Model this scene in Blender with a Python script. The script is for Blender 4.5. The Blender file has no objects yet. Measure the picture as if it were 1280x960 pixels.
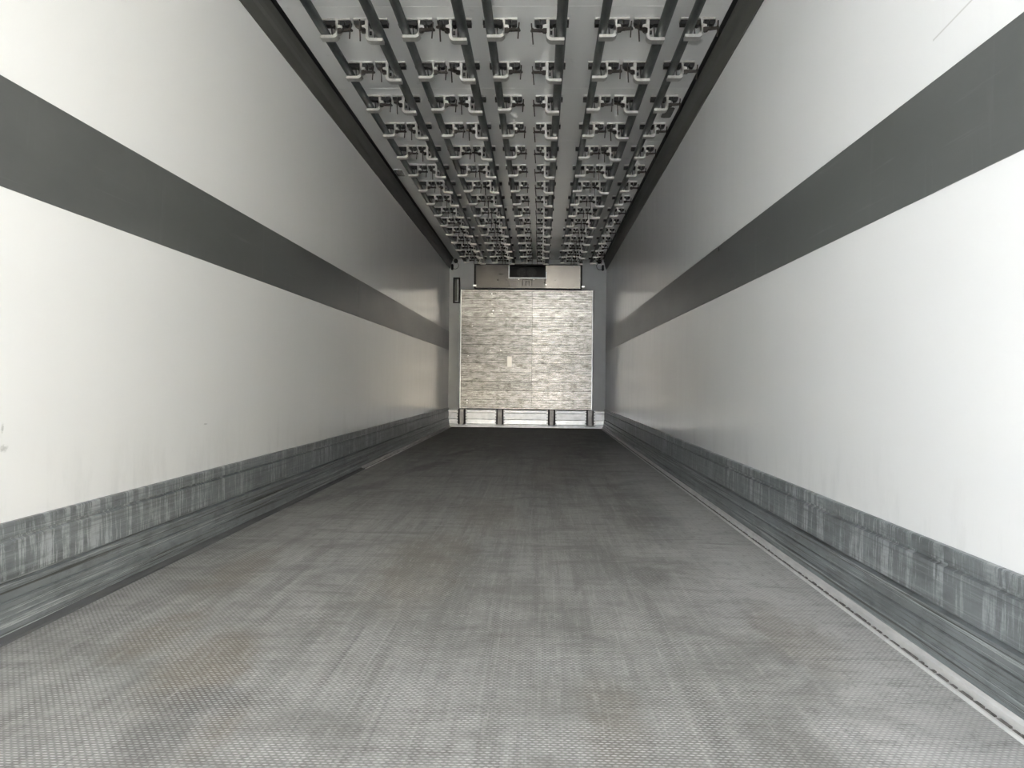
import bpy, bmesh, math, random
from mathutils import Vector, Matrix
random.seed(7)
sc = bpy.context.scene
C = sc.collection

# ------------------------------------------------------------------ camera
YAW, PITCH, ROLL = 0.0336, -0.0011, 0.0114
CX, CZ = 0.2097, 0.6965
cam = bpy.data.cameras.new('camera'); camo = bpy.data.objects.new('camera', cam); C.objects.link(camo)
cam.sensor_fit = 'HORIZONTAL'; cam.sensor_width = 36; cam.lens = 1040 / 1280 * 36
cam.clip_start = 0.02; cam.clip_end = 500
cy, sy, cp, sp = math.cos(YAW), math.sin(YAW), math.cos(PITCH), math.sin(PITCH)
f = Vector((-sy * cp, cy * cp, sp)); r0 = Vector((cy, sy, 0)); u0 = r0.cross(f)
cr, sr = math.cos(ROLL), math.sin(ROLL)
rt = r0 * cr + u0 * sr; up = -r0 * sr + u0 * cr
camo.matrix_world = Matrix(((rt.x, up.x, -f.x, CX), (rt.y, up.y, -f.y, 0), (rt.z, up.z, -f.z, CZ), (0, 0, 0, 1)))
sc.camera = camo

# ------------------------------------------------------------------ sky, sun, exposure
SKY = 1.2
w = bpy.data.worlds.new('world'); sc.world = w; w.use_nodes = True
wn, wl = w.node_tree.nodes, w.node_tree.links
wn.clear()
wo = wn.new('ShaderNodeOutputWorld'); bg = wn.new('ShaderNodeBackground')
tc = wn.new('ShaderNodeTexCoord'); sep = wn.new('ShaderNodeSeparateXYZ'); rp = wn.new('ShaderNodeValToRGB')
nz = wn.new('ShaderNodeTexNoise'); nz.inputs['Scale'].default_value = 2.2; nz.inputs['Detail'].default_value = 5
mx = wn.new('ShaderNodeMix'); mx.data_type = 'RGBA'
wl.new(tc.outputs['Generated'], sep.inputs[0]); wl.new(sep.outputs['Z'], rp.inputs['Fac'])
rp.color_ramp.elements[0].position = 0.0; rp.color_ramp.elements[0].color = (.92, .95, 1.0, 1)
rp.color_ramp.elements[1].position = 1.0; rp.color_ramp.elements[1].color = (.62, .76, 1.0, 1)
wl.new(tc.outputs['Generated'], nz.inputs['Vector'])
wl.new(nz.outputs['Fac'], mx.inputs[0]); wl.new(rp.outputs['Color'], mx.inputs[6]); mx.inputs[7].default_value = (1.0, .99, .97, 1)
wl.new(mx.outputs[2], bg.inputs['Color']); bg.inputs['Strength'].default_value = SKY
wl.new(bg.outputs[0], wo.inputs['Surface'])

sun = bpy.data.lights.new('sun', 'SUN'); suno = bpy.data.objects.new('sun', sun); C.objects.link(suno)
sun.energy = 10.0; sun.angle = math.radians(1.0); sun.color = (1.0, .975, .94)
suno.location = (12, 20, 20)
suno.rotation_euler = Vector((-.35, -1.0, -.95)).to_track_quat('-Z', 'Y').to_euler()

sc.view_settings.view_transform = 'Standard'; sc.view_settings.look = 'None'
sc.view_settings.gamma = 1; sc.view_settings.use_curve_mapping = False
sc.view_settings.exposure = 2.42
sc.cycles.use_denoising = True
sc.cycles.max_bounces = 14; sc.cycles.diffuse_bounces = 8; sc.cycles.glossy_bounces = 8
sc.cycles.sample_clamp_indirect = 2.5

# ------------------------------------------------------------------ material helpers
class NT:
    def __init__(s, name):
        s.m = bpy.data.materials.new(name); s.m.use_nodes = True
        s.n, s.l = s.m.node_tree.nodes, s.m.node_tree.links
        s.p = s.n['Principled BSDF']; s.tc = s.n.new('ShaderNodeTexCoord')
    def mapv(s, scale=(1, 1, 1), loc=(0, 0, 0), rot=(0, 0, 0), src='Object'):
        m = s.n.new('ShaderNodeMapping'); m.inputs['Scale'].default_value = scale
        m.inputs['Location'].default_value = loc; m.inputs['Rotation'].default_value = rot
        s.l.new(s.tc.outputs[src], m.inputs['Vector']); return m.outputs[0]
    def noise(s, scale=(1, 1, 1), sc_=1.0, detail=4, rough=.55, loc=(0, 0, 0), dist=0.):
        n = s.n.new('ShaderNodeTexNoise'); n.inputs['Scale'].default_value = sc_
        n.inputs['Detail'].default_value = detail; n.inputs['Roughness'].default_value = rough
        n.inputs['Distortion'].default_value = dist
        s.l.new(s.mapv(scale, loc), n.inputs['Vector']); return n.outputs['Fac']
    def ramp(s, src, stops, interp='LINEAR'):
        r = s.n.new('ShaderNodeValToRGB'); e = r.color_ramp.elements; r.color_ramp.interpolation = interp
        for i, (p, c) in enumerate(stops):
            if isinstance(c, (int, float)): c = (c, c, c)
            el = e[i] if i < 2 else e.new(p)
            el.position = p; el.color = (*c, 1)
        s.l.new(src, r.inputs['Fac']); return r.outputs['Color']
    def mix(s, a, b, fac, mode='MIX'):
        m = s.n.new('ShaderNodeMix'); m.data_type = 'RGBA'; m.blend_type = mode
        for v, i in ((fac, 0), (a, 6), (b, 7)):
            if hasattr(v, 'links') or isinstance(v, bpy.types.NodeSocket): s.l.new(v, m.inputs[i])
            elif i == 0: m.inputs[0].default_value = v
            else:
                if isinstance(v, (int, float)): v = (v, v, v)
                m.inputs[i].default_value = (*v[:3], 1)
        return m.outputs[2]
    def math(s, op, a, b=0., c=None):
        m = s.n.new('ShaderNodeMath'); m.operation = op
        for i, v in enumerate((a, b, c)):
            if v is None: continue
            if isinstance(v, bpy.types.NodeSocket): s.l.new(v, m.inputs[i])
            else: m.inputs[i].default_value = v
        return m.outputs[0]
    def xyz(s, src='Object'):
        q = s.n.new('ShaderNodeSeparateXYZ'); s.l.new(s.tc.outputs[src], q.inputs[0]); return q.outputs
    def blob(s, x0, y0, rx, ry, ang=0., soft=.6):
        """worn stain or painted falloff of its own shape at (x0, y0) on a horizontal surface, 0..1"""
        m = s.n.new('ShaderNodeMapping'); m.vector_type = 'TEXTURE'
        m.inputs['Location'].default_value = (x0, y0, 0); m.inputs['Rotation'].default_value = (0, 0, ang)
        m.inputs['Scale'].default_value = (rx, ry, 1000.)
        s.l.new(s.tc.outputs['Object'], m.inputs['Vector'])
        g = s.n.new('ShaderNodeTexGradient'); g.gradient_type = 'SPHERICAL'
        s.l.new(m.outputs[0], g.inputs['Vector'])
        return g.outputs['Fac']
    def bump(s, h, strength=.3, dist=.01, normal=None):
        b = s.n.new('ShaderNodeBump'); b.inputs['Strength'].default_value = strength
        b.inputs['Distance'].default_value = dist; s.l.new(h, b.inputs['Height'])
        if normal is not None: s.l.new(normal, b.inputs['Normal'])
        return b.outputs[0]
    def set(s, base=None, rough=None, metal=None, normal=None, **kw):
        for k, v in (('Base Color', base), ('Roughness', rough), ('Metallic', metal), ('Normal', normal)):
            if v is None: continue
            if isinstance(v, bpy.types.NodeSocket): s.l.new(v, s.p.inputs[k])
            elif k == 'Base Color': s.p.inputs[k].default_value = (*v, 1)
            else: s.p.inputs[k].default_value = v
        for k, v in kw.items(): s.p.inputs[k].default_value = v
        return s.m

def simple(name, base, rough=.5, metal=0., var=.12, sc_=18., **kw):
    t = NT(name); n = t.noise((1, 1, 1), sc_)
    lo = tuple(c * (1 - var) for c in base); hi = tuple(min(1, c * (1 + var)) for c in base)
    return t.set(t.ramp(n, [(.3, lo), (.7, hi)]), rough, metal, **kw)

# ---- wall gelcoat
W_ = 1.23
def wall_mat():
    t = NT('white_gelcoat')
    n = t.noise((.5, .35, .6), 1.3, 3); st = t.noise((1, 7, .25), 1.6, 3, .6)
    base = t.ramp(n, [(.3, (.865, .872, .862)), (.7, (.895, .90, .89))])
    base = t.mix(base, (.78, .785, .775), t.ramp(st, [(.60, 0.), (.86, .2)]))
    x, y, z = t.xyz()
    low = t.math('SUBTRACT', 1, t.math('SMOOTH_MIN', t.math('DIVIDE', t.math('SUBTRACT', z, .3), .26), 1., .2))
    grime = t.math('MULTIPLY', low, t.ramp(t.noise((1, 2.6, .8), 1.9, 6, .7), [(.50, 0.), (.74, .34)]))
    base = t.mix(base, (.50, .51, .50), grime)
    # one long hairline scratch on the right wall, two small scuffs on the left one
    d = t.math('ABSOLUTE', t.math('SUBTRACT', t.math('MULTIPLY_ADD', y, .0825, z), 1.7909))
    gate = t.math('MULTIPLY', t.math('COMPARE', y, 2.10, .12), t.math('GREATER_THAN', x, 0.))
    base = t.mix(base, (.45, .44, .40), t.math('MULTIPLY', t.ramp(d, [(.0006, .6), (.0022, 0.)]), gate))
    for (yy, zz, ry, rz) in ((2.19, .505, .045, .022), (2.185, .56, .012, .03), (3.54, .505, .05, .008)):
        m = t.n.new('ShaderNodeMapping'); m.vector_type = 'TEXTURE'; m.inputs['Location'].default_value = (-W_, yy, zz); m.inputs['Scale'].default_value = (.2, ry, rz)
        t.l.new(t.tc.outputs['Object'], m.inputs['Vector'])
        g = t.n.new('ShaderNodeTexGradient'); g.gradient_type = 'SPHERICAL'; t.l.new(m.outputs[0], g.inputs['Vector'])
        q = t.math('MULTIPLY', g.outputs['Fac'], t.noise((1, 1, 2.5), 70, 5, .8))
        base = t.mix(base, (.35, .35, .33), t.ramp(q, [(.24, 0.), (.42, .5)]))
    rgh = t.math('MULTIPLY_ADD', t.noise((1, 3, .6), 2.5, 4), .12, .10)
    bmp = t.bump(t.noise((1, .7, .9), 1.6, 2), .12, .01)
    return t.set(base, rgh, 0, bmp)
M_wall = wall_mat()

def band_mat():
    t = NT('dark_grey_band')
    n = t.noise((1, .7, 2.0), 2.2, 5, .6); sc1 = t.noise((1, .45, 16), 2.6, 4, .7)
    sm = t.noise((1, 9, 1.2), 1.6, 4, .65)
    base = t.ramp(n, [(.28, (.094, .099, .095)), (.72, (.132, .138, .134))])
    base = t.mix(base, (.23, .235, .23), t.ramp(sc1, [(.62, 0.), (.8, .45)]))
    base = t.mix(base, (.20, .205, .205), t.ramp(sm, [(.60, 0.), (.8, .35)]))
    return t.set(base, t.math('MULTIPLY_ADD', n, .2, .22), 0)
M_band = band_mat()

def kick_mat():
    t = NT('scuffed_aluminium_kick_plate')
    x, y, z = t.xyz()
    n = t.noise((1, 1.2, 2), 3, 5, .6)
    vs = t.noise((1, 24, 2.4), 1.0, 7, .82); vs2 = t.noise((1, 60, 6), 1.0, 4, .8, (0, 4, 3))
    hs = t.noise((1, .30, 62), 1.6, 6, .78, (0, 2, 0)); hs2 = t.noise((1, .34, 50), 1.7, 7, .82, (4, 9, 1))
    blot = t.noise((1, 3, 9), 2.0, 6, .75, (2, 2, 2))
    base = t.ramp(n, [(.3, (.19, .208, .213)), (.7, (.285, .31, .315))])
    base = t.mix(base, (.125, .135, .135), t.ramp(blot, [(.36, .6), (.52, 0.)]))
    topz = t.math('GREATER_THAN', z, .147)
    near = t.ramp(t.noise((1, .9, 2), 1.2, 4, .6), [(.36, .45), (.56, 1.)])
    fade = t.ramp(t.noise((1, 2, 12), 2.4, 5, .7, (6, 1, 4)), [(.38, .3), (.55, 1.)])
    sv = t.math('MULTIPLY', t.math('MULTIPLY', t.math('MULTIPLY', topz, near), fade), t.ramp(vs, [(.50, 0.), (.57, .95)]))
    base = t.mix(base, (.52, .55, .56), sv)
    base = t.mix(base, (.58, .60, .61), t.math('MULTIPLY', t.math('MULTIPLY', topz, fade), t.ramp(vs2, [(.62, 0.), (.70, .5)])))
    lowz = t.math('SUBTRACT', 1.05, t.math('MULTIPLY', topz, .75))
    base = t.mix(base, (.075, .073, .068), t.math('MULTIPLY', t.ramp(hs, [(.41, .95), (.475, 0.)]), lowz))
    base = t.mix(base, (.55, .575, .58), t.math('MULTIPLY', t.ramp(hs2, [(.54, 0.), (.61, .9)]), lowz))
    return t.set(base, t.math('MULTIPLY_ADD', n, .25, .27), .25, t.bump(hs, .18, .003))
M_kick = kick_mat()

def floor_mat():
    t = NT('aluminium_tread_floor')
    x, y, z = t.xyz()
    # raised barley-corn tread: staggered short bars
    P, Q = .0140, .0104
    row = t.math('FLOOR', t.math('DIVIDE', y, Q)); odd = t.math('MULTIPLY', t.math('FLOORED_MODULO', row, 2.), .5)
    u = t.math('SUBTRACT', t.math('FRACT', t.math('ADD', t.math('DIVIDE', x, P), odd)), .5)
    v = t.math('SUBTRACT', t.math('FRACT', t.math('DIVIDE', y, Q)), .5)
    d = t.math('ADD', t.math('POWER', t.math('MULTIPLY', u, 2.2), 2.), t.math('POWER', t.math('MULTIPLY', v, 4.6), 2.))
    bar = t.ramp(d, [(.25, 1.), (1.0, 0.)])
    n = t.noise((1.2, .55, 1), 1.7, 6, .6); n2 = t.noise((9, .35, 1), 1.5, 6, .65); n3 = t.noise((42, .7, 1), 1.6, 5, .75)
    n4 = t.noise((2.0, 2.6, 1), 1.6, 7, .62, (5, 3, 0), .4)
    base = t.ramp(n, [(.30, (.265, .262, .250)), (.72, (.37, .368, .355))])
    base = t.mix(base, (.185, .182, .172), t.ramp(n2, [(.38, .7), (.54, 0.)]))
    base = t.mix(base, (.52, .515, .50), t.ramp(n3, [(.52, 0.), (.70, .5)]))
    base = t.mix(base, (.19, .187, .178), t.ramp(n4, [(.36, .55), (.50, 0.)]))
    # cross-wise wiping smears
    wp = t.noise((1.8, 9, 1), 1.6, 8, .75, (2, 7, 0), .5)
    base = t.mix(base, (.43, .425, .41), t.ramp(wp, [(.52, 0.), (.68, .5)]))
    # light worn belt along the right edge
    redge = t.ramp(t.math('ADD', x, t.math('MULTIPLY', t.math('SUBTRACT', n4, .5), .5)), [(.72, 0.), (.98, .50)])
    base = t.mix(base, (.64, .64, .635), redge)
    fine = t.noise((1, 1, 1), 14, 4, .6)
    # brown rusty soiling and dark patches, each where it lies
    brk = t.noise((1.6, .8, 1), 4.2, 7, .68, (8, 8, 0), .6)
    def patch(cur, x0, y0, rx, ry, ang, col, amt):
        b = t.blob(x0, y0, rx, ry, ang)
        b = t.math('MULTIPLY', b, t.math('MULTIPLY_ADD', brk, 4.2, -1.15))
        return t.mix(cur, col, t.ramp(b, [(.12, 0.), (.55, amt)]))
    for (x0, y0, rx, ry, a, amt) in ((-.60, 2.02, .16, .42, .0, .75), (-.82, 2.25, .12, .34, .0, .7), (-.88, 3.0, .13, .55, .0, .55),
                                    (-.22, 3.2, .26, .95, .0, .55), (-.06, 4.4, .24, .9, .1, .35), (.93, 2.35, .16, .45, .0, .45),
                                    (-.42, 1.66, .07, .22, .0, .5), (.36, 1.75, .10, .35, .0, .4), (.30, 6.2, .3, 1.2, .0, .25)):
        base = patch(base, x0, y0, rx, ry, a, (.20, .172, .135), amt)
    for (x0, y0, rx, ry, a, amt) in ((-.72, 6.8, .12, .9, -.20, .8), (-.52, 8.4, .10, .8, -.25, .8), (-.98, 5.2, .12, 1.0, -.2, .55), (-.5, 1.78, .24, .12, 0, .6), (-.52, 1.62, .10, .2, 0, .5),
                                     (.62, 3.05, .09, .34, .0, .7), (-.1, 12.0, 2.2, 5.5, 0, .55), (.2, 9.0, .8, 3.0, 0, .4), (.44, 3.2, .16, .7, 0, .35), (.45, 5.9, .10, .4, 0, .6), (.62, 8.2, .05, .5, .1, .8), (.42, 9.3, .14, .4, .9, .8), (.26, 5.3, .22, .9, 0, .35), (-.05, 2.9, .1, .9, 0, .35), (.80, 4.4, .2, 1.0, 0, .35)):  # dark soiling; the widest far patches also paint in the light falling off
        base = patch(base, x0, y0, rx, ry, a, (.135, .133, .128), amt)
    gr = t.noise((2.2, 1, 1), 15, 9, .78, (3, 5, 0)); gr2 = t.noise((12, .9, 1), 5, 9, .8, (1, 6, 0)); gr3 = t.noise((1, 5, 1), 3.2, 9, .78, (6, 6, 0), .3)
    base = t.mix(base, (.15, .145, .132), t.ramp(gr, [(.35, .55), (.48, 0.)]))
    base = t.mix(base, (.54, .515, .495), t.ramp(gr2, [(.53, 0.), (.66, .45)]))
    base = t.mix(base, (.17, .165, .152), t.ramp(gr3, [(.38, .5), (.49, 0.)]))
    base = t.mix(base, (1.04, 1.0, .94), .25, 'MULTIPLY')
    # two long drag scratches
    for (x0, wdt, y1) in ((-.255, .004, 2.35), (-.095, .002, 1.85), (-.62, .0018, 1.9)):
        ln = t.ramp(t.math('ABSOLUTE', t.math('SUBTRACT', t.math('ADD', x, t.math('MULTIPLY', y, .012)), x0)), [(wdt * .5, 1.), (wdt * 1.6, 0.)])
        base = t.mix(base, (.12, .12, .115), t.math('MULTIPLY', t.math('MULTIPLY', ln, t.ramp(n2, [(.40, .65), (.62, .1)])), t.math('LESS_THAN', y, y1)))
    # rubbed tops of the tread, their broken glints painted into the colour
    worn = t.math('MULTIPLY', t.ramp(n4, [(.38, .40), (.60, 1.)]), t.ramp(t.noise((1, 1, 1), 42, 3, .8), [(.34, .35), (.60, 1.)]))
    base = t.mix(base, (.80, .795, .78), t.math('MULTIPLY', t.math('MULTIPLY', bar, worn), .72))
    base = t.mix(base, .80, t.math('MULTIPLY', t.math('SUBTRACT', 1., bar), .55), 'MULTIPLY')
    rgh = t.math('MULTIPLY_ADD', n4, .2, .52)
    return t.set(base, rgh, .12, t.bump(bar, .8, .0020))
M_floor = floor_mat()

def ceil_mat():
    t = NT('white_ceiling_laminate')
    n = t.noise((1, .8, 1), 1.8, 4); n2 = t.noise((3, 3, 1), 3.1, 5, .7, (1, 8, 0))
    base = t.ramp(n, [(.3, (.85, .855, .835)), (.7, (.89, .895, .875))])
    base = t.mix(base, (.45, .45, .43), t.ramp(n2, [(.62, 0.), (.78, .35)]))
    b = t.math('MULTIPLY', t.blob(1.06, 4.73, .06, .07), t.math('MULTIPLY_ADD', t.noise((1, 1, 1), 30, 3), 1.6, .2))
    base = t.mix(base, (.30, .30, .27), t.ramp(b, [(.15, 0.), (.5, .6)]))
    b = t.math('MULTIPLY', t.blob(-.56, 4.50, .035, .05), t.math('MULTIPLY_ADD', t.noise((1, 1, 1), 40, 3), 1.6, .2))
    base = t.mix(base, (.2, .2, .19), t.ramp(b, [(.2, 0.), (.6, .7)]))
    return t.set(base, .24, 0, t.bump(n, .05, .01))
M_ceil = ceil_mat()

def plank_mat():
    t = NT('ribbed_aluminium_plank')
    info = t.n.new('ShaderNodeObjectInfo')
    x, y, z = t.xyz()
    ribs = t.math('SINE', t.math('MULTIPLY', z, 2 * math.pi / .0233))
    n = t.noise((1.8, 1, 30), 3.0, 9, .82); nb = t.noise((1, 1, 1.6), 9.0, 8, .8, (1, 0, 4)); n2 = t.noise((2.0, 1, 5), 2.2, 6, .7, (3, 0, 5)); n3 = t.noise((6, 1, 30), 2.0, 5, .7, (7, 0, 2))
    base = t.ramp(n, [(.36, (.10, .097, .09)), (.50, (.27, .265, .25)), (.64, (.54, .53, .51))])
    base = t.mix(base, (.10, .092, .08), t.ramp(nb, [(.50, 0.), (.60, .6)]))
    base = t.mix(base, (.66, .65, .63), t.ramp(nb, [(.34, .5), (.41, 0.)]))
    base = t.mix(base, (.11, .095, .075), t.ramp(n2, [(.52, 0.), (.70, .65)]))
    base = t.mix(base, (.035, .03, .025), t.ramp(n3, [(.575, 0.), (.66, .85)]))
    v = t.math('MULTIPLY_ADD', info.outputs['Random'], .22, .86)
    base = t.mix(base, v, 1., 'MULTIPLY')
    rgh = t.math('MULTIPLY_ADD', n2, .10, .20)
    b1 = t.bump(ribs, .30, .0015); b2 = t.bump(n, .10, .001, b1)
    return t.set(base, rgh, .92, b2)
M_plank = plank_mat()

def galv(name, lo, hi, metal=.55, rough=.42, sc_=26):
    t = NT(name); n = t.noise((1, .35, 1), sc_, 5, .65); n2 = t.noise((1, .2, 1), 5, 4)
    base = t.ramp(n, [(.3, lo), (.72, hi)]); base = t.mix(base, lo, t.ramp(n2, [(.4, .0), (.7, .6)]))
    return t.set(base, rough, metal, t.bump(n, .15, .002))
M_tube = galv('galvanised_tube', (.050, .058, .056), (.13, .145, .140))
M_brk = galv('cast_bracket', (.44, .435, .41), (.66, .65, .615), .65, .36, 40)
M_dark = simple('dark_clamp_steel', (.028, .027, .026), .5, .3)
M_lever = simple('brown_lever_steel', (.045, .038, .033), .45, .4)
M_cove = galv('olive_grey_cove_profile', (.070, .071, .060), (.105, .106, .092), .1, .42, 6)
M_black = simple('black_gap_rubber', (.012, .012, .012), .6)
M_bulk = simple('pale_grey_bulkhead', (.58, .60, .60), .42, 0, .05, 4)
M_reflection = simple('reflection_patch', (.28, .27, .25), .34, .8, .05)
M_alu = simple('bright_aluminium_sheet', (.46, .475, .49), .32, .55, .14, 14)
M_cover = simple('dull_aluminium_cover', (.135, .128, .117), .25, .75, .12, 5)
M_post = simple('grey_steel_channel', (.30, .29, .285), .42, .5, .2, 16)
M_postd = simple('dark_channel_edge', (.022, .020, .022), .5, .3)
M_white = simple('white_plastic_clip', (.88, .87, .83), .3, 0, .03)
M_screw = simple('bright_screw_head', (.92, .91, .89), .22, .9, .03)
M_hole = simple('black_inside_of_evaporator', (.010, .010, .010), .7)
M_seal = galv('whitish_sealed_edge', (.55, .545, .53), (.82, .81, .79), .1, .4, 30)
M_sealdk = simple('dirty_joint_compound', (.13, .12, .11), .7, 0, .5, 60)
M_edge = galv('dull_floor_edge', (.10, .10, .10), (.17, .172, .175), .3, .5, 14)
M_lens = simple('grey_flush_fitting', (.13, .135, .125), .25)
M_seam = simple('pale_joint', (.36, .35, .32), .5)
M_ground = simple('yard_concrete', (.70, .70, .69), .9, 0, .15, .6)
M_bounce_warm = simple('cream_bounce_wall', (.84, .76, .62), .8, 0, .06, .8)
M_bounce_cool = simple('slate_blue_bounce_wall', (.44, .47, .52), .7, 0, .06, .8)

# ------------------------------------------------------------------ mesh helpers
def link(name, me, mat, parent=None, **props):
    o = bpy.data.objects.new(name, me); C.objects.link(o)
    if mat is not None and len(me.materials) == 0: me.materials.append(mat)
    if parent is not None: o.parent = parent
    for k, v in props.items(): o[k] = v
    return o
def mesh_of(bm, name, smooth=False):
    bmesh.ops.recalc_face_normals(bm, faces=bm.faces)
    me = bpy.data.meshes.new(name); bm.to_mesh(me); bm.free()
    if smooth:
        for p in me.polygons: p.use_smooth = True
        me.set_sharp_from_angle(angle=math.radians(35))
    return me
def box(bm, x0, x1, y0, y1, z0, z1, bev=0.):
    r = bmesh.ops.create_cube(bm, size=1.0); vs = r['verts']
    bmesh.ops.scale(bm, vec=(abs(x1 - x0), abs(y1 - y0), abs(z1 - z0)), verts=vs)
    bmesh.ops.translate(bm, vec=((x0 + x1) / 2, (y0 + y1) / 2, (z0 + z1) / 2), verts=vs)
    if bev > 0:
        es = {e for v in vs for e in v.link_edges}
        bmesh.ops.bevel(bm, geom=list(es), offset=bev, segments=1, affect='EDGES')
def bx(name, mat, dims, parent=None, bev=0., **props):
    bm = bmesh.new(); box(bm, *dims, bev=bev); return link(name, mesh_of(bm, name), mat, parent, **props)
def prism_y(bm, pts, y0, y1):
    """closed xz outline extruded along Y"""
    a = [bm.verts.new((x, y0, z)) for x, z in pts]; b = [bm.verts.new((x, y1, z)) for x, z in pts]
    n = len(pts)
    for i in range(n): bm.faces.new((a[i], a[(i + 1) % n], b[(i + 1) % n], b[i]))
    bm.faces.new(a); bm.faces.new(b[::-1])
def cyl(bm, p0, p1, r, seg=12, r2=None):
    p0, p1 = Vector(p0), Vector(p1); d = p1 - p0
    res = bmesh.ops.create_cone(bm, cap_ends=True, segments=seg, radius1=r, radius2=r if r2 is None else r2, depth=d.length)
    q = d.to_track_quat('Z', 'Y').to_matrix().to_4x4()
    bmesh.ops.transform(bm, matrix=Matrix.Translation((p0 + p1) / 2) @ q, verts=res['verts'])
def band_outline(path, t):
    """thick outline of an open polyline in xz"""
    L, Rr = [], []
    n = len(path)
    for i in range(n):
        d0 = Vector(path[i]) - Vector(path[i - 1]) if i > 0 else None
        d1 = Vector(path[i + 1]) - Vector(path[i]) if i < n - 1 else None
        a = (d0 or d1).normalized(); b = (d1 or d0).normalized()
        nn = (Vector((-a.y, a.x)) + Vector((-b.y, b.x))); nn.normalize()
        k = 1 / max(.5, nn.dot(Vector((-a.y, a.x))))
        L.append((path[i][0] + nn.x * t / 2 * k, path[i][1] + nn.y * t / 2 * k))
        Rr.append((path[i][0] - nn.x * t / 2 * k, path[i][1] - nn.y * t / 2 * k))
    return L + Rr[::-1]

# ------------------------------------------------------------------ dimensions (metres)
W, Y0, YB, H = 1.23, -0.80, 13.05, 2.6353
ZK, ZB0, ZB1 = .304, 1.2046, 1.4975

# ------------------------------------------------------------------ yard outside the open rear end, its walls added to shape the light
bx('ground', M_ground, (-40, 40, -60, 30, -1.35, -1.25), kind='structure')
bx('wall_bounce', M_bounce_warm, (-.37, 26, -32.4, -32, -1.25, 7.0), kind='structure')  # unseen wall, added to throw warm light and reflection inside
bx('wall_bounce', M_bounce_cool, (-26, -.38, -32.4, -32, -1.25, 7.0), kind='structure')  # unseen wall, added as the cooler bounce on the left

# ------------------------------------------------------------------ box body
wl_ = bx('wall_left', M_wall, (-W - .07, -W, Y0, YB + .1, -.1, H + .12), kind='structure')
wr_ = bx('wall_right', M_wall, (W, W + .07, Y0, YB + .1, -.1, H + .12), kind='structure')
bx('wall_front', M_bulk, (-W, W, YB, YB + .1, -.1, H + .1), kind='structure')
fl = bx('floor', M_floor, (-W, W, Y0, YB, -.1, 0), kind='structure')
ce = bx('ceiling', M_black, (-W, W, Y0, YB, H + .006, H + .1), kind='structure')
# ceiling panels with fine recessed cross joints
y = 4.281 - 1.187 * 4
k = 0
while y < YB:
    a, b = max(Y0, y + .0015), min(YB, y + 1.187 - .0015)
    if b > a: bx('ceiling_panel', M_ceil, (-1.158, 1.158, a, b, H, H + .005), ce, bev=.001)
    y += 1.187

# cove profiles between side walls and ceiling
for s, nm in ((-1, 'trim_1'), (1, 'trim_2')):
    bm = bmesh.new()
    pts = [(W, 2.488), (1.222, 2.488), (1.214, 2.510), (1.2035, 2.540), (1.2005, 2.566), (1.193, 2.590), (1.183, 2.612), (1.180, 2.628), (W, 2.628)]
    prism_y(bm, [(s * x, z) for x, z in pts], Y0, YB)
    link(nm, mesh_of(bm, nm), M_cove, kind='structure')

# dark rubbing bands, two lengths a side with a pale joint between
for s, wall, yj in ((-1, wl_, 6.49), (1, wr_, 6.58)):
    for a, b in ((Y0, yj - .006), (yj + .006, YB)):
        bx('rubbing_strip', M_band, tuple(sorted((s * (W - .0025), s * W))) + (a, b, ZB0, ZB1), wall)
    bx('strip_joint', M_seam, tuple(sorted((s * (W - .002), s * W))) + (yj - .006, yj + .006, ZB0, ZB1), wall)
    # aluminium kick plates
    prof = [(0, ZK + .001), (.010, ZK), (.013, ZK - .004), (.013, .265), (.003, .261), (.003, .255), (.013, .251),
            (.014, .152), (.003, .148), (.003, .142), (.017, .138), (.019, .098), (.015, .095), (.021, .091), (.024, .055), (.021, .053), (.026, .049), (.031, .004), (.031, 0), (0, 0)]
    for a, b in ((Y0, 6.56), (6.564, YB)):
        bm = bmesh.new(); prism_y(bm, [(s * (W - d), z) for d, z in prof], a, b)
        link('kick_plate', mesh_of(bm, 'kick_plate'), M_kick, wall)

# floor edge: raised lips with joint compound between
def lip(s, a, b, m1, dark):
    e = fl
    bm = bmesh.new()
    if dark:
        prism_y(bm, [(s * x, z) for x, z in ((1.199, .012), (1.199, .0), (1.172, .0), (1.174, .006))], a, b)
        link('floor_edge_strip', mesh_of(bm, 'floor_edge_strip'), m1, e)
        return
    prism_y(bm, [(s * x, z) for x, z in ((1.199, .024), (1.199, .0), (1.187, .0), (1.188, .018))], a, b)
    link('floor_edge_strip', mesh_of(bm, 'floor_edge_strip'), m1, e)
    bm = bmesh.new(); prism_y(bm, [(s * x, z) for x, z in ((1.172, .0), (1.172, .006), (1.166, .006), (1.163, .0))], a, b)
    link('floor_edge_bead', mesh_of(bm, 'floor_edge_bead'), m1, e)
    # crumbled compound
    bm = bmesh.new(); yy = a; rnd = random.Random(3 if s > 0 else 4)
    while yy < b - .02:
        ln = rnd.uniform(.012, .05)
        z1 = rnd.uniform(.002, .005)
        box(bm, *sorted((s * (1.173 + rnd.uniform(0, .003)), s * (1.187 - rnd.uniform(0, .003)))), yy, min(b, yy + ln), 0, z1)
        yy += ln + rnd.uniform(.002, .03)
    link('joint_compound', mesh_of(bm, 'joint_compound'), M_sealdk, e, kind='stuff')
lip(1, Y0, YB, M_seal, False)
lip(-1, Y0, 6.56, M_edge, True)
lip(-1, 6.564, YB, M_seal, False)

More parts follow.
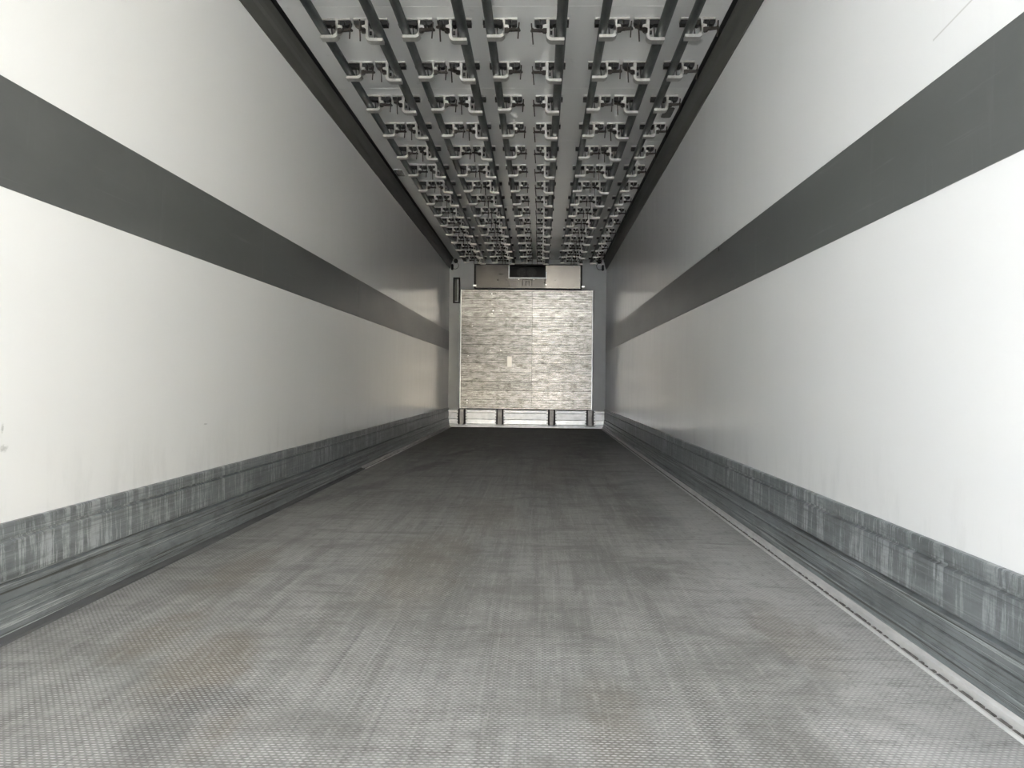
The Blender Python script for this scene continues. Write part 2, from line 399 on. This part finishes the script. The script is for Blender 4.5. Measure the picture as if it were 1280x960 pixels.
# flush grey fittings in the ceiling
def rrect(bm, cx, cy_, hx, hy, r, z0, z1, seg=5):
    pts = []
    for qx, qy, a0 in ((1, 1, 0), (-1, 1, 90), (-1, -1, 180), (1, -1, 270)):
        for i in range(seg + 1):
            a = math.radians(a0 + 90 * i / seg)
            pts.append((cx + qx * (hx - r) + r * math.cos(a), cy_ + qy * (hy - r) + r * math.sin(a)))
    lo = [bm.verts.new((x, y, z0)) for x, y in pts]; hi = [bm.verts.new((x, y, z1)) for x, y in pts]
    n = len(pts)
    for i in range(n): bm.faces.new((lo[i], lo[(i + 1) % n], hi[(i + 1) % n], hi[i]))
    bm.faces.new(lo); bm.faces.new(hi[::-1])
for (x, yy, lab) in ((-1.112, 7.67, 'small grey rounded fitting set flush in the ceiling beside the left cove'),
                     (1.095, 5.95, 'small grey rounded fitting set flush in the ceiling beside the right cove'),
                     (-1.105, 4.07, 'grey rounded ceiling fitting cut off by the top edge of the photo')):
    root = bpy.data.objects.new('ceiling_fitting', None); C.objects.link(root); root.location = (x, yy, H)
    root['label'] = lab; root['category'] = 'fitting'
    bm = bmesh.new(); rrect(bm, 0, 0, .043, .122, .028, -.004, .0)
    link('rim', mesh_of(bm, 'rim'), M_ceil, root)
    bm = bmesh.new(); rrect(bm, 0, 0, .036, .113, .024, -.006, -.003)
    link('lens', mesh_of(bm, 'lens'), M_lens, root)

# ------------------------------------------------------------------ overhead rails
NROW, R_Y0, PITCH_Y = 16, 4.415 - .5935, .5935
def arc(cx, cz, r, a0, a1, n=5):
    return [(cx + r * math.cos(math.radians(a0 + (a1 - a0) * i / n)), cz + r * math.sin(math.radians(a0 + (a1 - a0) * i / n))) for i in range(n + 1)]
def bracket_meshes(kind):
    """kind 'odd': hook tip points left, lever right. 'even': mirrored, deeper hook, thicker tube. Local x=0 at tube centre, z absolute, y=0 front face."""
    s = 1 if kind == 'odd' else -1
    t = .016
    zj = 2.5395 if kind == 'odd' else 2.523
    wx = .070
    path = [(-.018, zj)] + arc(wx - .022, zj + .022, .022, -90, 0) + [(wx, 2.56), (wx, H - .006)]
    bm = bmesh.new()
    pts = [(s * x, z) for x, z in band_outline(path, t)]
    prism_y(bm, pts, 0, .055)
    # gusset towards the lever and the top plate
    prism_y(bm, [(s * x, z) for x, z in ((wx, 2.606), (wx + .026, 2.600), (wx + .028, 2.584), (wx + .012, 2.566), (wx, 2.560))], .004, .05)
    box(bm, *sorted((s * -.042, s * .142)), -.004, .06, H - .009, H - .0005)
    body = mesh_of(bm, 'hanger_bracket_' + kind)
    bm = bmesh.new()
    zt, zb = H - .010, H - .034
    prism_y(bm, [(s * x, z) for x, z in ((wx + .012, zt), (wx + .014, zb + .006), (wx + .020, zb), (wx + .036, zb - .001), (wx + .036, zt))], .006, .052)
    prism_y(bm, [(s * x, z) for x, z in ((wx + .043, zt), (wx + .043, zb - .001), (wx + .060, zb), (wx + .070, zb + .008), (wx + .072, zt))], .006, .052)
    prism_y(bm, [(s * x, z) for x, z in ((-.041, zt), (-.041, zb + .002), (.040, zb + .002), (.048, zb - .004), (.060, zb), (.060, zt))], .006, .052)
    prism_y(bm, [(s * x, z) for x, z in ((.031, zb), (.037, zb), (.041 if kind == 'odd' else .034, zj + .014), (.035 if kind == 'odd' else .028, zj + .014))], .030, .036)
    if kind == 'even':
        box(bm, *sorted((s * .046, s * .058)), .020, .030, 2.556, 2.574)
    cyl(bm, (s * (wx + .0395), .012, 2.572), (s * (wx + .0395), .012, zb + .002), .0035, 6)
    blk = mesh_of(bm, 'clamp_block_' + kind)
    zl = 2.568 if kind == 'odd' else 2.564
    bm = bmesh.new()
    prism_y(bm, [(s * x, z) for x, z in ((wx + .006, zl + .012), (wx + .024, zl + .012), (wx + .028, zl + .008), (.154, zl + .002), (.158, zl - .002), (.156, zl - .008), (wx + .028, zl - .006), (wx + .022, zl - .012), (wx + .006, zl - .012))], -.006, .012)
    cyl(bm, (s * (wx + .040), -.012, zl + .001), (s * (wx + .040), .018, zl + .001), .006, 8)
    bmesh.ops.translate(bm, vec=(-s * .078, 0, 0), verts=bm.verts)
    lev = mesh_of(bm, 'locking_lever_' + kind)
    bm = bmesh.new()
    if kind == 'odd': z1, z0, xs, xe = 2.598, 2.513, .156, .151
    else: z1, z0, xs, xe = 2.592, 2.482, .160, .150
    cyl(bm, (s * xs, -.011, z1), (s * xe, -.011, z0), .0038, 8)
    cyl(bm, (s * (xs + xe) / 2, -.016, zl - .003), (s * (xs + xe) / 2, .012, zl - .003), .007, 8)
    bmesh.ops.translate(bm, vec=(-s * .078, 0, 0), verts=bm.verts)
    pin = mesh_of(bm, 'lever_pin_' + kind, True)
    return body, blk, lev, pin
SWING = (10, 72, 10, 52, 14, 8, 18, 48, 20)
BR = {k: bracket_meshes(k) for k in ('odd', 'even')}
rail_labels = [
 'galvanised overhead rail nearest the left wall, hook tips pointing left',
 'thick galvanised rail, second from the left wall, hook tips pointing right',
 'slim galvanised rail, third from the left wall, hook tips pointing left',
 'thick galvanised rail, fourth from the left wall, hook tips pointing right',
 'slim galvanised rail just left of the middle of the ceiling',
 'thick galvanised rail on the left edge of the widest bare ceiling strip',
 'slim galvanised rail on the right edge of the widest bare ceiling strip',
 'thick galvanised rail, second from the right wall, hook tips pointing right',
 'slim galvanised overhead rail nearest the right wall']
rail_x = [-.968, -.668, -.528, -.219, -.075, .300, .520, .828, .972]
for i, rx in enumerate(rail_x):
    kind = 'odd' if i % 2 == 0 else 'even'
    r = .0235 if kind == 'odd' else .0275
    zt = 2.5475 + r if kind == 'odd' else 2.531 + r
    root = bpy.data.objects.new('overhead_rail', None); C.objects.link(root); root.location = (rx, R_Y0, H)
    root['label'] = rail_labels[i]; root['category'] = 'rail'; root['group'] = 'galvanised rails hung under the ceiling'
    yA, yE = Y0 + .05, 12.83
    bm = bmesh.new()
    cyl(bm, (0, yA - R_Y0, zt - H), (0, yE - R_Y0, zt - H), r, 20)
    link('tube', mesh_of(bm, 'tube', True), M_tube, root)
    if kind == 'odd':
        bm = bmesh.new(); cyl(bm, (0, yE - R_Y0 - .01, zt - H - .004), (0, yE - R_Y0 + .02, zt - H - .006), r * 1.12, 12, r * .9)
        link('end_cap', mesh_of(bm, 'end_cap'), M_brk, root, label='pale end cap')
    body, blk, lev, pin = BR[kind]
    rnd = random.Random(i)
    for k in range(NROW):
        b = link('hanger_bracket', body, M_brk, root); b.location = (0, k * PITCH_Y, -H)
        link('clamp_block', blk, M_dark, b)
        sg = 1 if kind == 'odd' else -1
        th = math.radians(SWING[i] + rnd.uniform(-5, 5)) * -sg
        for nm, me in (('locking_lever', lev), ('lever_pin', pin)):
            o = link(nm, me, M_lever, b); o.location = (sg * .078, -.004, 0); o.rotation_euler.z = th

# ------------------------------------------------------------------ front end
def pt(x, z, yn):      # point measured on the bulkhead plane seen again on a nearer plane
    k_ = yn / YB
    return CX + (x - CX) * k_, CZ + (z - CZ) * k_
# ribbed aluminium panel of stacked planks
YP = 12.955
x0, z0 = pt(-1.054, .290, YP); x1, z1 = pt(1.029, 2.162, YP)
root = bpy.data.objects.new('bulkhead_panel', None); C.objects.link(root); root.location = ((x0 + x1) / 2, YP, z0)
root['label'] = 'large square scuffed aluminium panel of stacked planks on the front wall'; root['category'] = 'panel'
hw = (x1 - x0) / 2; hh = z1 - z0; NP = 13; ph = hh / NP
rnd = random.Random(11)
JX = pt(.078, 1, YP)[0] - (x0 + x1) / 2
for j in range(NP):
    za, zb_ = j * ph, (j + 1) * ph - .0012
    prism = [(-.0, za), (-.003, za + .0015), (-.003, zb_ - .0015), (0, zb_), (.012, zb_), (.012, za)]
    # each course is two lengths butted at the joint, the left one lying slightly out of true
    for (xa, xb, tilt) in ((-hw + .012, JX - .001, -2.4), (JX + .001, hw - .012, .15)):
        bm = bmesh.new(); hl = (xb - xa) / 2
        vs0 = [bm.verts.new((-hl, yy, z)) for yy, z in prism]; vs1 = [bm.verts.new((hl, yy, z)) for yy, z in prism]
        for q in range(6): bm.faces.new((vs0[q], vs0[(q + 1) % 6], vs1[(q + 1) % 6], vs1[q]))
        bm.faces.new(vs0); bm.faces.new(vs1[::-1])
        o = link('plank', mesh_of(bm, 'plank'), M_plank, root)
        o.location = ((xa + xb) / 2, .003 + rnd.uniform(-.0006, .0006), 0)
        o.rotation_euler.z = math.radians(tilt + rnd.uniform(-.12, .12))
for s in (-1, 1):
    bx('edge_profile', M_alu, tuple(sorted((s * (hw - .012), s * hw))) + (-.012, .03, 0, hh), root)
bx('backing', M_black, (-hw - .012, hw + .012, .031, YB - YP - .001, -.006, hh + .004), root)
def on_panel(x, z):
    a, b = pt(x, z, YP); return a - root.location.x, b - root.location.z
for (px, pz, rr) in ((-.56, 2.095, .018), (-.535, 1.83, .018), (-.551, 1.785, .014), (-.412, 1.83, .013), (-.93, .42, .013), (-.93, .375, .013), (-.575, 1.205, .011), (-.41, 1.21, .011), (-.92, 1.12, .011), (-.12, 1.21, .010), (-.86, 1.585, .010)):
    a, b = on_panel(px, pz); bm = bmesh.new()
    cyl(bm, (a, .0, b), (a, -.014, b), rr, 10, rr * .6)
    link('rivet', mesh_of(bm, 'rivet', True), M_screw, root)
a, b = on_panel(-.272, 1.03)
bx('reflection_plate', M_reflection, (a - .035, a + .035, -.013, -.004, b - .085, b + .085), root, bev=.001, label='small bright rectangular reflection, made as a thin plate')  # thin brighter plate standing in for a reflection on the planks

# bottom kick strip with four uprights
root = bpy.data.objects.new('front_kick_strip', None); C.objects.link(root); root.location = (0, YB - .002, 0)
root['label'] = 'bright aluminium strip along the foot of the front wall, behind four uprights'; root['category'] = 'strip'
YK = 12.99
posts = (-1.010, -.412, .397, .997)
edges = [-W + .004] + [v for p in posts for v in (p - .075, p + .075)] + [W - .004]
for j in range(0, 10, 2):
    bm = bmesh.new()
    a, b = edges[j], edges[j + 1]
    prof = [(0, .272), (-.030, .272), (-.034, .268), (-.034, .232), (-.029, .228), (-.034, .224), (-.034, .128), (-.028, .124), (-.034, .120), (-.038, .055), (-.046, .048), (-.046, .028), (0, .028)]
    va = [bm.verts.new((a, yy, z)) for yy, z in prof]; vb = [bm.verts.new((b, yy, z)) for yy, z in prof]; n = len(prof)
    for q in range(n): bm.faces.new((va[q], va[(q + 1) % n], vb[(q + 1) % n], vb[q]))
    bm.faces.new(va); bm.faces.new(vb[::-1])
    link('strip_panel', mesh_of(bm, 'strip_panel'), M_alu, root)
bx('base_lip', M_alu, (-W + .033, W - .033, -.060, 0, .001, .030), root, bev=.003)
for p in posts:
    up_ = bpy.data.objects.new('upright_channel', None)
    bm = bmesh.new(); prism_z = [(-.034, 0), (-.034, -.062), (-.029, -.066), (.029, -.066), (.034, -.062), (.034, 0)]
    lo = [bm.verts.new((p + xx, yy, .045)) for xx, yy in prism_z]; hi = [bm.verts.new((p + xx, yy, .283)) for xx, yy in prism_z]
    for q in range(6): bm.faces.new((lo[q], lo[(q + 1) % 6], hi[(q + 1) % 6], hi[q]))
    bm.faces.new(lo); bm.faces.new(hi[::-1])
    ch = link('upright', mesh_of(bm, 'upright'), M_post, root)
    for s in (-1, 1):
        bm = bmesh.new(); box(bm, *sorted((p + s * .035, p + s * .058)), -.050, 0, .047, .283)
        link('upright_edge', mesh_of(bm, 'upright_edge'), M_postd, ch)
        bm = bmesh.new(); box(bm, *sorted((p + s * .059, p + s * .078)), -.030, 0, .047, .278)
        link('upright_flange', mesh_of(bm, 'upright_flange'), M_alu, ch)
        for q in range(5):
            bm = bmesh.new(); cyl(bm, (p + s * .068, -.034, .075 + q * .045), (p + s * .068, -.028, .075 + q * .045), .008, 8)
            link('rivet', mesh_of(bm, 'rivet'), M_postd, ch)

# evaporator cover with its dark outlet
YC = 12.86
cxa, cza = pt(-.815, 2.190, YC); cxb, czb = pt(.822, 2.546, YC)
hxa, hza = pt(-.287, 2.355, YC); hxb, _ = pt(.280, 2.355, YC)
root = bpy.data.objects.new('evaporator_cover', None); C.objects.link(root); root.location = ((cxa + cxb) / 2, YB, cza)
root['label'] = 'dull metal cooling unit cover with a black outlet, high on the front wall'; root['category'] = 'cover'
ox, oz = root.location.x, root.location.z
yf = YC - YB
def lx(v): return v - ox
def lz(v): return v - oz
hl_ = (hxa - cxa) / 2
o = bx('left_sheet', M_cover, (-hl_, hl_, -.006, .006, 0, lz(czb)), root)
o.location = (lx(cxa) + hl_, yf + .010, 0); o.rotation_euler.z = math.radians(-2.6)
o = bx('right_sheet', M_cover, (lx(hxb), lx(cxb), -.006, .006, 0, lz(czb)), root)
o.location.y = yf + .006; o.rotation_euler.x = math.radians(2.3)
bx('lower_sheet', M_cover, (lx(hxa), lx(hxb), yf, yf + .012, 0, lz(hza)), root)
for s, xa in ((-1, cxa), (1, cxb)):
    bx('side_sheet', M_black, tuple(sorted((lx(xa) + s * .001, lx(xa) + s * .030))) + (yf + .015, -.001, -.0, lz(czb)), root)
bx('top_seal', M_black, (lx(cxa) - .03, lx(cxb) + .03, yf + .002, -.001, lz(czb) + .001, lz(czb) + .018), root)
bx('bottom_seal', M_black, (lx(cxa) - .01, lx(cxb) + .01, yf + .01, -.1, -.008, -.001), root)
bx('outlet_back', M_hole, (lx(hxa) - .05, lx(hxb) + .05, -.04, -.002, .05, lz(czb)), root)
# flange round the outlet
g = .016
for d in ((lx(hxa) - g, lx(hxa), lz(hza) - g, lz(czb)), (lx(hxb), lx(hxb) + g, lz(hza) - g, lz(czb)), (lx(hxa), lx(hxb), lz(hza) - g, lz(hza))):
    bx('outlet_flange', M_alu, (d[0], d[1], yf - .010, yf - .0005, d[2], d[3]), root)
# two faint fan rings inside
for cxr in (-.10, .06):
    bm = bmesh.new()
    cyl(bm, (lx(cxr), -.09, lz(hza) + .09), (lx(cxr), -.05, lz(hza) + .09), .075, 20, .06)
    for q in range(5):
        a = q * 2 * math.pi / 5
        box(bm, lx(cxr) - .008 + .04 * math.cos(a), lx(cxr) + .008 + .04 * math.cos(a), -.10, -.09, lz(hza) + .085 + .04 * math.sin(a), lz(hza) + .095 + .04 * math.sin(a))
    link('fan', mesh_of(bm, 'fan'), M_dark, root)
def cv(x, z): a, b = pt(x, z, YC); return lx(a), lz(b)
# latch outline under the outlet, screws, clips
lc = bpy.data.meshes
bm = bmesh.new()
for (xa, xb, za, zb_) in ((-.085, .070, 2.315, 2.322), (-.085, -.078, 2.225, 2.315), (.063, .070, 2.225, 2.315), (-.035, -.028, 2.225, 2.290), (.020, .027, 2.225, 2.290), (-.035, .027, 2.288, 2.294)):
    a, b = cv(xa, za); c_, d_ = cv(xb, zb_); box(bm, a, c_, yf - .006, yf - .0005, b, d_)
link('latch_bracket', mesh_of(bm, 'latch_bracket'), M_dark, root)
for (xx, zz, rr, m) in ((-.14, 2.325, .010, M_screw), (.098, 2.325, .010, M_screw), (.115, 2.330, .012, M_dark), (.285, 2.245, .017, M_screw), (.272, 2.315, .013, M_dark), (.480, 2.430, .011, M_dark), (.430, 2.310, .009, M_dark),
                        (-.47, 2.315, .010, M_dark), (-.33, 2.315, .008, M_dark), (-.34, 2.505, .010, M_dark), (.262, 2.275, .012, M_dark)):
    a, b = cv(xx, zz); bm = bmesh.new(); cyl(bm, (a, yf, b), (a, yf - .008, b), rr, 10, rr * .7)
    link('screw', mesh_of(bm, 'screw'), m, root)
a, b = cv(-.42, 2.405); bx('handle', M_dark, (a - .035, a + .035, yf - .006, yf - .0005, b - .004, b + .004), root)
for (xx, zz) in ((-.832, 2.222), (.868, 2.215)):
    a, b = cv(xx, zz); bx('edge_clip', M_screw, (a - .026, a + .026, yf - .012, yf + .02, b - .015, b + .015), root, bev=.003)

# black-framed plate on the front wall, left
root = bpy.data.objects.new('wall_frame', None); C.objects.link(root); root.location = (-1.1165, YB, 1.942)
root['label'] = 'narrow upright black frame with grey insert at the upper left of the front wall'; root['category'] = 'frame'
for d in ((-.054, -.030, 0, .404), (.032, .052, 0, .404), (-.030, .032, 0, .026), (-.030, .032, .378, .404)):
    bx('frame_bar', M_black, (d[0], d[1], -.028, -.0005, d[2], d[3]), root, bev=.002)
bx('insert', M_cove, (-.029, .031, -.012, -.001, .027, .377), root)
bx('inner_rail', M_alu, (.016, .022, -.016, -.0125, .035, .370), root)
bx('inner_ledge', M_alu, (-.026, .030, -.016, -.0125, .027, .033), root)

# black sensors with a looped cable
def tube_path(bm, pts, r, seg=6):
    for a, b in zip(pts[:-1], pts[1:]): cyl(bm, a, b, r, seg)
for s, X, Z, lab in ((-1, -1.187, 2.508, 'small black capsule sensor with curled cable at the top left of the front wall'), (1, 1.170, 2.512, 'small black capsule sensor with curled cable at the top right of the front wall')):
    root = bpy.data.objects.new('cable_sensor', None); C.objects.link(root); root.location = (X, YB, Z)
    root['label'] = lab; root['category'] = 'sensor'
    bm = bmesh.new(); cyl(bm, (0, -.022, -.035), (0, -.022, .035), .020, 12)
    cyl(bm, (0, -.022, .035), (0, -.022, .048), .020, 12, .009); cyl(bm, (0, -.022, -.048), (0, -.022, -.035), .009, 12, .020)
    link('capsule', mesh_of(bm, 'capsule', True), M_black, root)
    bm = bmesh.new(); P = []
    for q in range(13):
        a = math.radians(-110 + 200 * q / 12)
        P.append((-s * (.045 + .052 * math.cos(a)), -.02, .025 + .055 * math.sin(a)))
    P = [(0, -.02, -.03)] + P
    tube_path(bm, P, .0045); link('cable', mesh_of(bm, 'cable'), M_dark, root)
    bm = bmesh.new(); cyl(bm, (-s * .055, -.045, .095), (-s * .055, 0, .095), .034, 14)
    link('gland', mesh_of(bm, 'gland', True), M_black, root)
